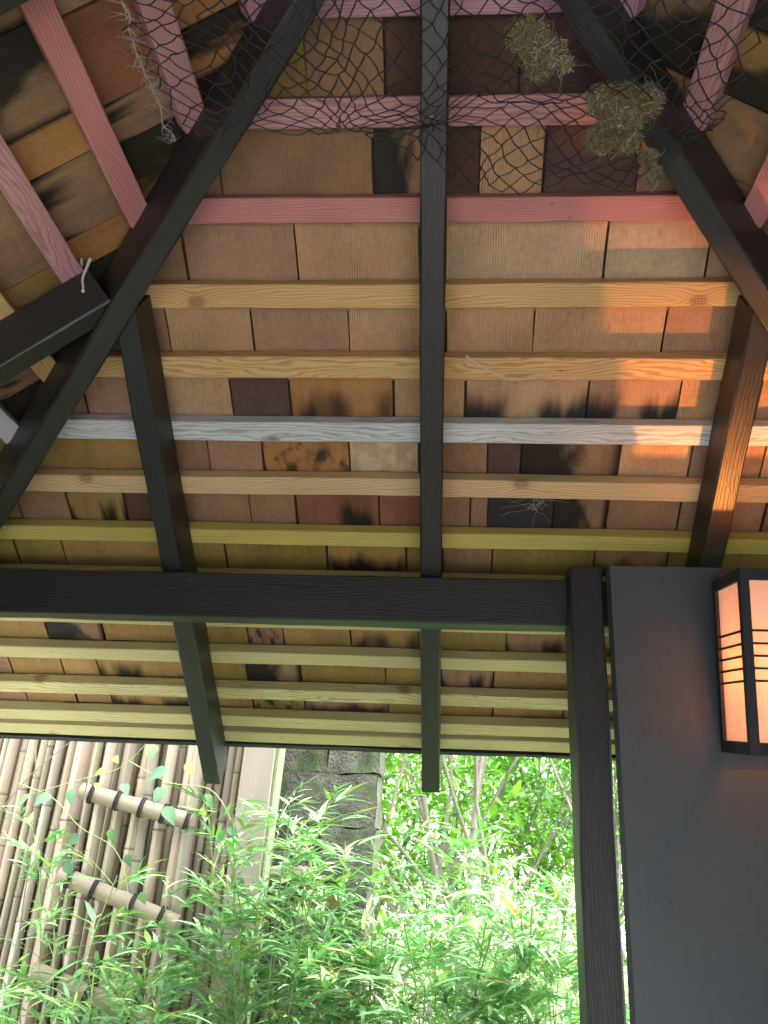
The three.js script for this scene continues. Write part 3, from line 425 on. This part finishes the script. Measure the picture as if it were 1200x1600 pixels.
bamboo(-1.12, 2.74, 1.74, 3, 0.34, 12, 'sparse bamboo sprays before the thin canes at the left');
bamboo(-0.74, 2.76, 1.76, 4, 0.26, 13, 'sparse bamboo sprays across the right end of the tied lattice');
function branchSet(r, from, dir, len, rad0, depth, out, tips) {
  const pts = [from.clone()]; let p = from.clone(), d = dir.clone(); for (let k = 0; k < 4; k++) { d.add(V((r() - 0.5) * 0.35, 0.05, (r() - 0.5) * 0.35)).normalize(); p = p.clone().addScaledVector(d, len / 4); pts.push(p); if (depth < 2) tips.push([p.clone(), d.clone()]); }
  out.push(tube(pts, rad0, rad0 * 0.55, depth > 1 ? 7 : 5, 8));
  if (depth > 0) for (let k = 0; k < 3; k++) { const q = pts[2 + Math.floor(r() * 3)]; branchSet(r, q, d.clone().add(V((r() - 0.5) * 1.7, 0.15 + 0.3 * r(), (r() - 0.5) * 1.7)).normalize(), len * (0.5 + 0.25 * r()), rad0 * 0.55, depth - 1, out, tips); }
}
function shrub(x, d, h, stems, spread, nLeaf, seed, cols, label, leafL = 0.06) {
  const o = base('leafy_shrub', P(x, -1.6, d), label, 'shrub', 'shrubs beyond the opening'), r = rng(seed), tips = [], L = new Leaves();
  for (let k = 0; k < stems; k++) { const out = [], a = r() * 6.283; branchSet(r, V(Math.cos(a) * 0.12, 0, Math.sin(a) * 0.12), V(Math.cos(a) * spread, 1, Math.sin(a) * spread).normalize(), h * (0.55 + 0.25 * r()), 0.016 + 0.012 * r(), 2, out, tips); part('stem', mergeGeometries(out), barkMat, o); }
  for (let k = 0; k < nLeaf; k++) { const [p, dd] = tips[Math.floor(r() * tips.length)], q = p.clone().add(V(r() - 0.5, r() - 0.5, r() - 0.5).multiplyScalar(0.28)); if (q.y < 0.6) continue; const c = cols[Math.floor(r() * cols.length)], f = 0.7 + 0.6 * r(), l = leafL * (0.6 + 0.8 * r()); L.add(q, V(r() - 0.5, r() * 0.6 - 0.35, r() - 0.5), V((r() - 0.5) * 1.2, 1, (r() - 0.5) * 1.2).normalize(), l, l * 0.45, c.map((v) => v * f), { oval: true, curl: 0.2 * r(), fold: 0.2 }); }
  part('crown', L.geo(), shrubMat, o).userData.kind = 'stuff';
}
const lime = [[0.24, 0.54, 0.03], [0.18, 0.47, 0.03], [0.34, 0.62, 0.04], [0.12, 0.36, 0.03]], mid = [[0.16, 0.42, 0.07], [0.12, 0.33, 0.06], [0.24, 0.52, 0.09]];
shrub(-0.15, 4.3, 2.5, 5, 0.28, 9000, 21, lime, 'lime green shrub right behind the block pier');
shrub(0.62, 4.6, 2.7, 8, 0.34, 4200, 22, mid, 'open shrub with many grey stems beside the door post', 0.05);
shrub(0.35, 5.8, 2.7, 6, 0.40, 9000, 23, lime, 'bright shrub farther back in the gap between the pier and door post', 0.055);
shrub(1.35, 6.4, 3.0, 6, 0.40, 9000, 24, mid, 'far shrub at the right behind the door post', 0.06);
shrub(-0.7, 6.2, 2.9, 6, 0.40, 8000, 25, lime, 'far shrub at the left behind the fence and pier', 0.06);
shrub(0.2, 8.2, 3.6, 7, 0.5, 9000, 26, lime, 'farthest shrub closing the gap behind the others', 0.10);
shrub(1.9, 8.6, 3.6, 7, 0.5, 7000, 27, mid, 'farthest shrub at the right', 0.10);
{ // unseen board wall added behind the viewer: it keeps the low sky off the inside of the roof
  const weathered = new THREE.MeshStandardMaterial({ color: lin(0.27, 0.29, 0.31), map: woodA, roughness: 0.85 }), w = base('added_board_wall', V(0, 0, 3.4), 'unseen grey board wall added behind the pavilion to darken its roof', 'wall');
  for (let k = 0; k < 40; k++) { const m = part('board', timber(0.19, 0.025, 3.1, { seed: 300 + k }), weathered, w); place(m, aim(V(-4 + k * 0.2, 0, 0), V(0, 1, 0), V(0, 0, 1))); }
}
{ // a vine with broad leaves and bare twigs before the canes
  const o = base('climbing_vine', P(-1.0, -0.2, 2.72), 'thin vine with broad soft green leaves hanging before the canes under the left eave', 'vine'), r = rng(61), tw = [];
  const run = (pts) => { tw.push(tube(pts.map(([a, b, c]) => V(a, b, c ?? 0)), 0.0016, 0.001, 4, 24)); };
  run([[-0.30, 0.30], [-0.12, 0.36], [0.0, 0.40], [0.10, 0.50], [0.16, 0.50], [0.24, 0.49]]); run([[0.02, 0.42], [0.16, 0.36], [0.30, 0.34, 0.02], [0.38, 0.22], [0.42, 0.05]]); run([[-0.32, 0.34], [-0.2, 0.3], [-0.1, 0.22], [0.02, 0.16], [0.08, 0.02], [0.06, -0.2]]);
  part('tendril', mergeGeometries(tw), stemMat, o);
  for (const [x, y, s, c] of [[0.10, 0.47, 0.06, 0], [0.155, 0.40, 0.07, 1], [0.15, 0.345, 0.065, 1], [0.215, 0.42, 0.055, 2], [0.16, 0.29, 0.07, 1], [-0.02, 0.43, 0.035, 2], [-0.04, 0.39, 0.035, 2], [-0.06, 0.35, 0.035, 2], [-0.20, 0.31, 0.06, 1], [-0.14, 0.33, 0.055, 1], [-0.27, 0.31, 0.05, 0], [0.02, 0.35, 0.05, 1], [-0.09, 0.20, 0.05, 1], [0.06, 0.15, 0.04, 1], [0.0, 0.22, 0.045, 0], [0.28, 0.33, 0.05, 0], [0.36, 0.24, 0.045, 1], [0.40, 0.10, 0.045, 1], [0.12, 0.05, 0.04, 0], [-0.12, 0.12, 0.05, 1]]) { const l = new Leaves(); l.add(V(x, y, 0.02), V(r() - 0.5, -0.3 * r() - 0.2, 0.5 * r()), V((r() - 0.5), 0.6, 1).normalize(), s, s * 0.62, [[0.11, 0.29, 0.06], [0.09, 0.24, 0.11], [0.24, 0.42, 0.05]][c], { oval: true, curl: 0.25, fold: 0.15 }); part('leaf', l.geo(), bladeMat, o); }
  const b = base('bare_twig', P(-1.25, -0.3, 2.74), 'bare grey twigs leaning before the canes at the left edge', 'twig'), bt = [], q = [[[-0.2, 0.2], [-0.05, 0.45], [0.12, 0.62]], [[-0.05, 0.6], [0.0, 0.3], [0.02, 0.0], [0.06, -0.2], [0.12, -0.4]], [[0.15, 0.6], [0.14, 0.2], [0.15, 0.0], [0.2, -0.2], [0.25, -0.3]], [[-0.2, 0.42], [-0.1, 0.36], [-0.05, 0.28]]];
  for (const s of q) part('twig', tube(s.map(([x, y]) => V(x, y, 0.02 * r())), 0.0025, 0.0015, 5, 24), barkMat, b);
  const dead = new Leaves(); dead.add(V(0, 0, 0), V(0.6, -0.5, 0.4), V(0, 0.5, 1), 0.05, 0.04, [0.42, 0.22, 0.05], { oval: true, curl: 0.6, fold: 0.6 }); const dl = tag(part('dead_leaf', dead.geo(), bladeMat, scene), 'curled orange dead leaf hanging before the block pier', 'leaf'); dl.position.copy(P(-0.34, -0.14, 2.85));
  const yl = new Leaves(); yl.add(V(0, 0, 0), V(0.8, -0.45, 0.1), V(0.2, 0.7, 0.8), 0.085, 0.02, [0.62, 0.42, 0.03]); tag(part('yellow_leaf', yl.geo(), bladeMat, scene), 'single yellow bamboo leaf over the dense bamboo', 'leaf').position.copy(P(0.15, -0.11, 2.55));
}

{ // bird droppings on the jack rafter, staple that pins the net
  const dm = new THREE.MeshStandardMaterial({ color: lin(0.55, 0.54, 0.50), roughness: 0.9 });
  const g = [tube([P(-0.704, 1.047, 1.339), P(-0.708, 1.022, 1.339), P(-0.711, 1.0, 1.339), P(-0.705, 0.975, 1.339)], 0.0035, 0.0022, 6, 14), tube([P(-0.722, 1.047, 1.339), P(-0.719, 1.030, 1.339)], 0.0035, 0.003, 6, 6), new THREE.SphereGeometry(0.004, 8, 6).translate(-0.705, EYE + 0.972, -1.339)];
  tag(part('bird_dropping', mergeGeometries(g), dm, scene), 'white bird dropping streak on the dark left jack rafter', 'dropping');
  const st = part('staple', new THREE.TorusGeometry(0.006, 0.0013, 6, 12, Math.PI * 1.2), new THREE.MeshStandardMaterial({ color: lin(0.6, 0.6, 0.6), metalness: 0.9, roughness: 0.35 }), scene); st.position.copy(P(-0.037, 1.10, 1.06)); tag(st, 'small bright staple pinning the netting to the middle rafter', 'staple');
}

renderer.render(scene, camera);
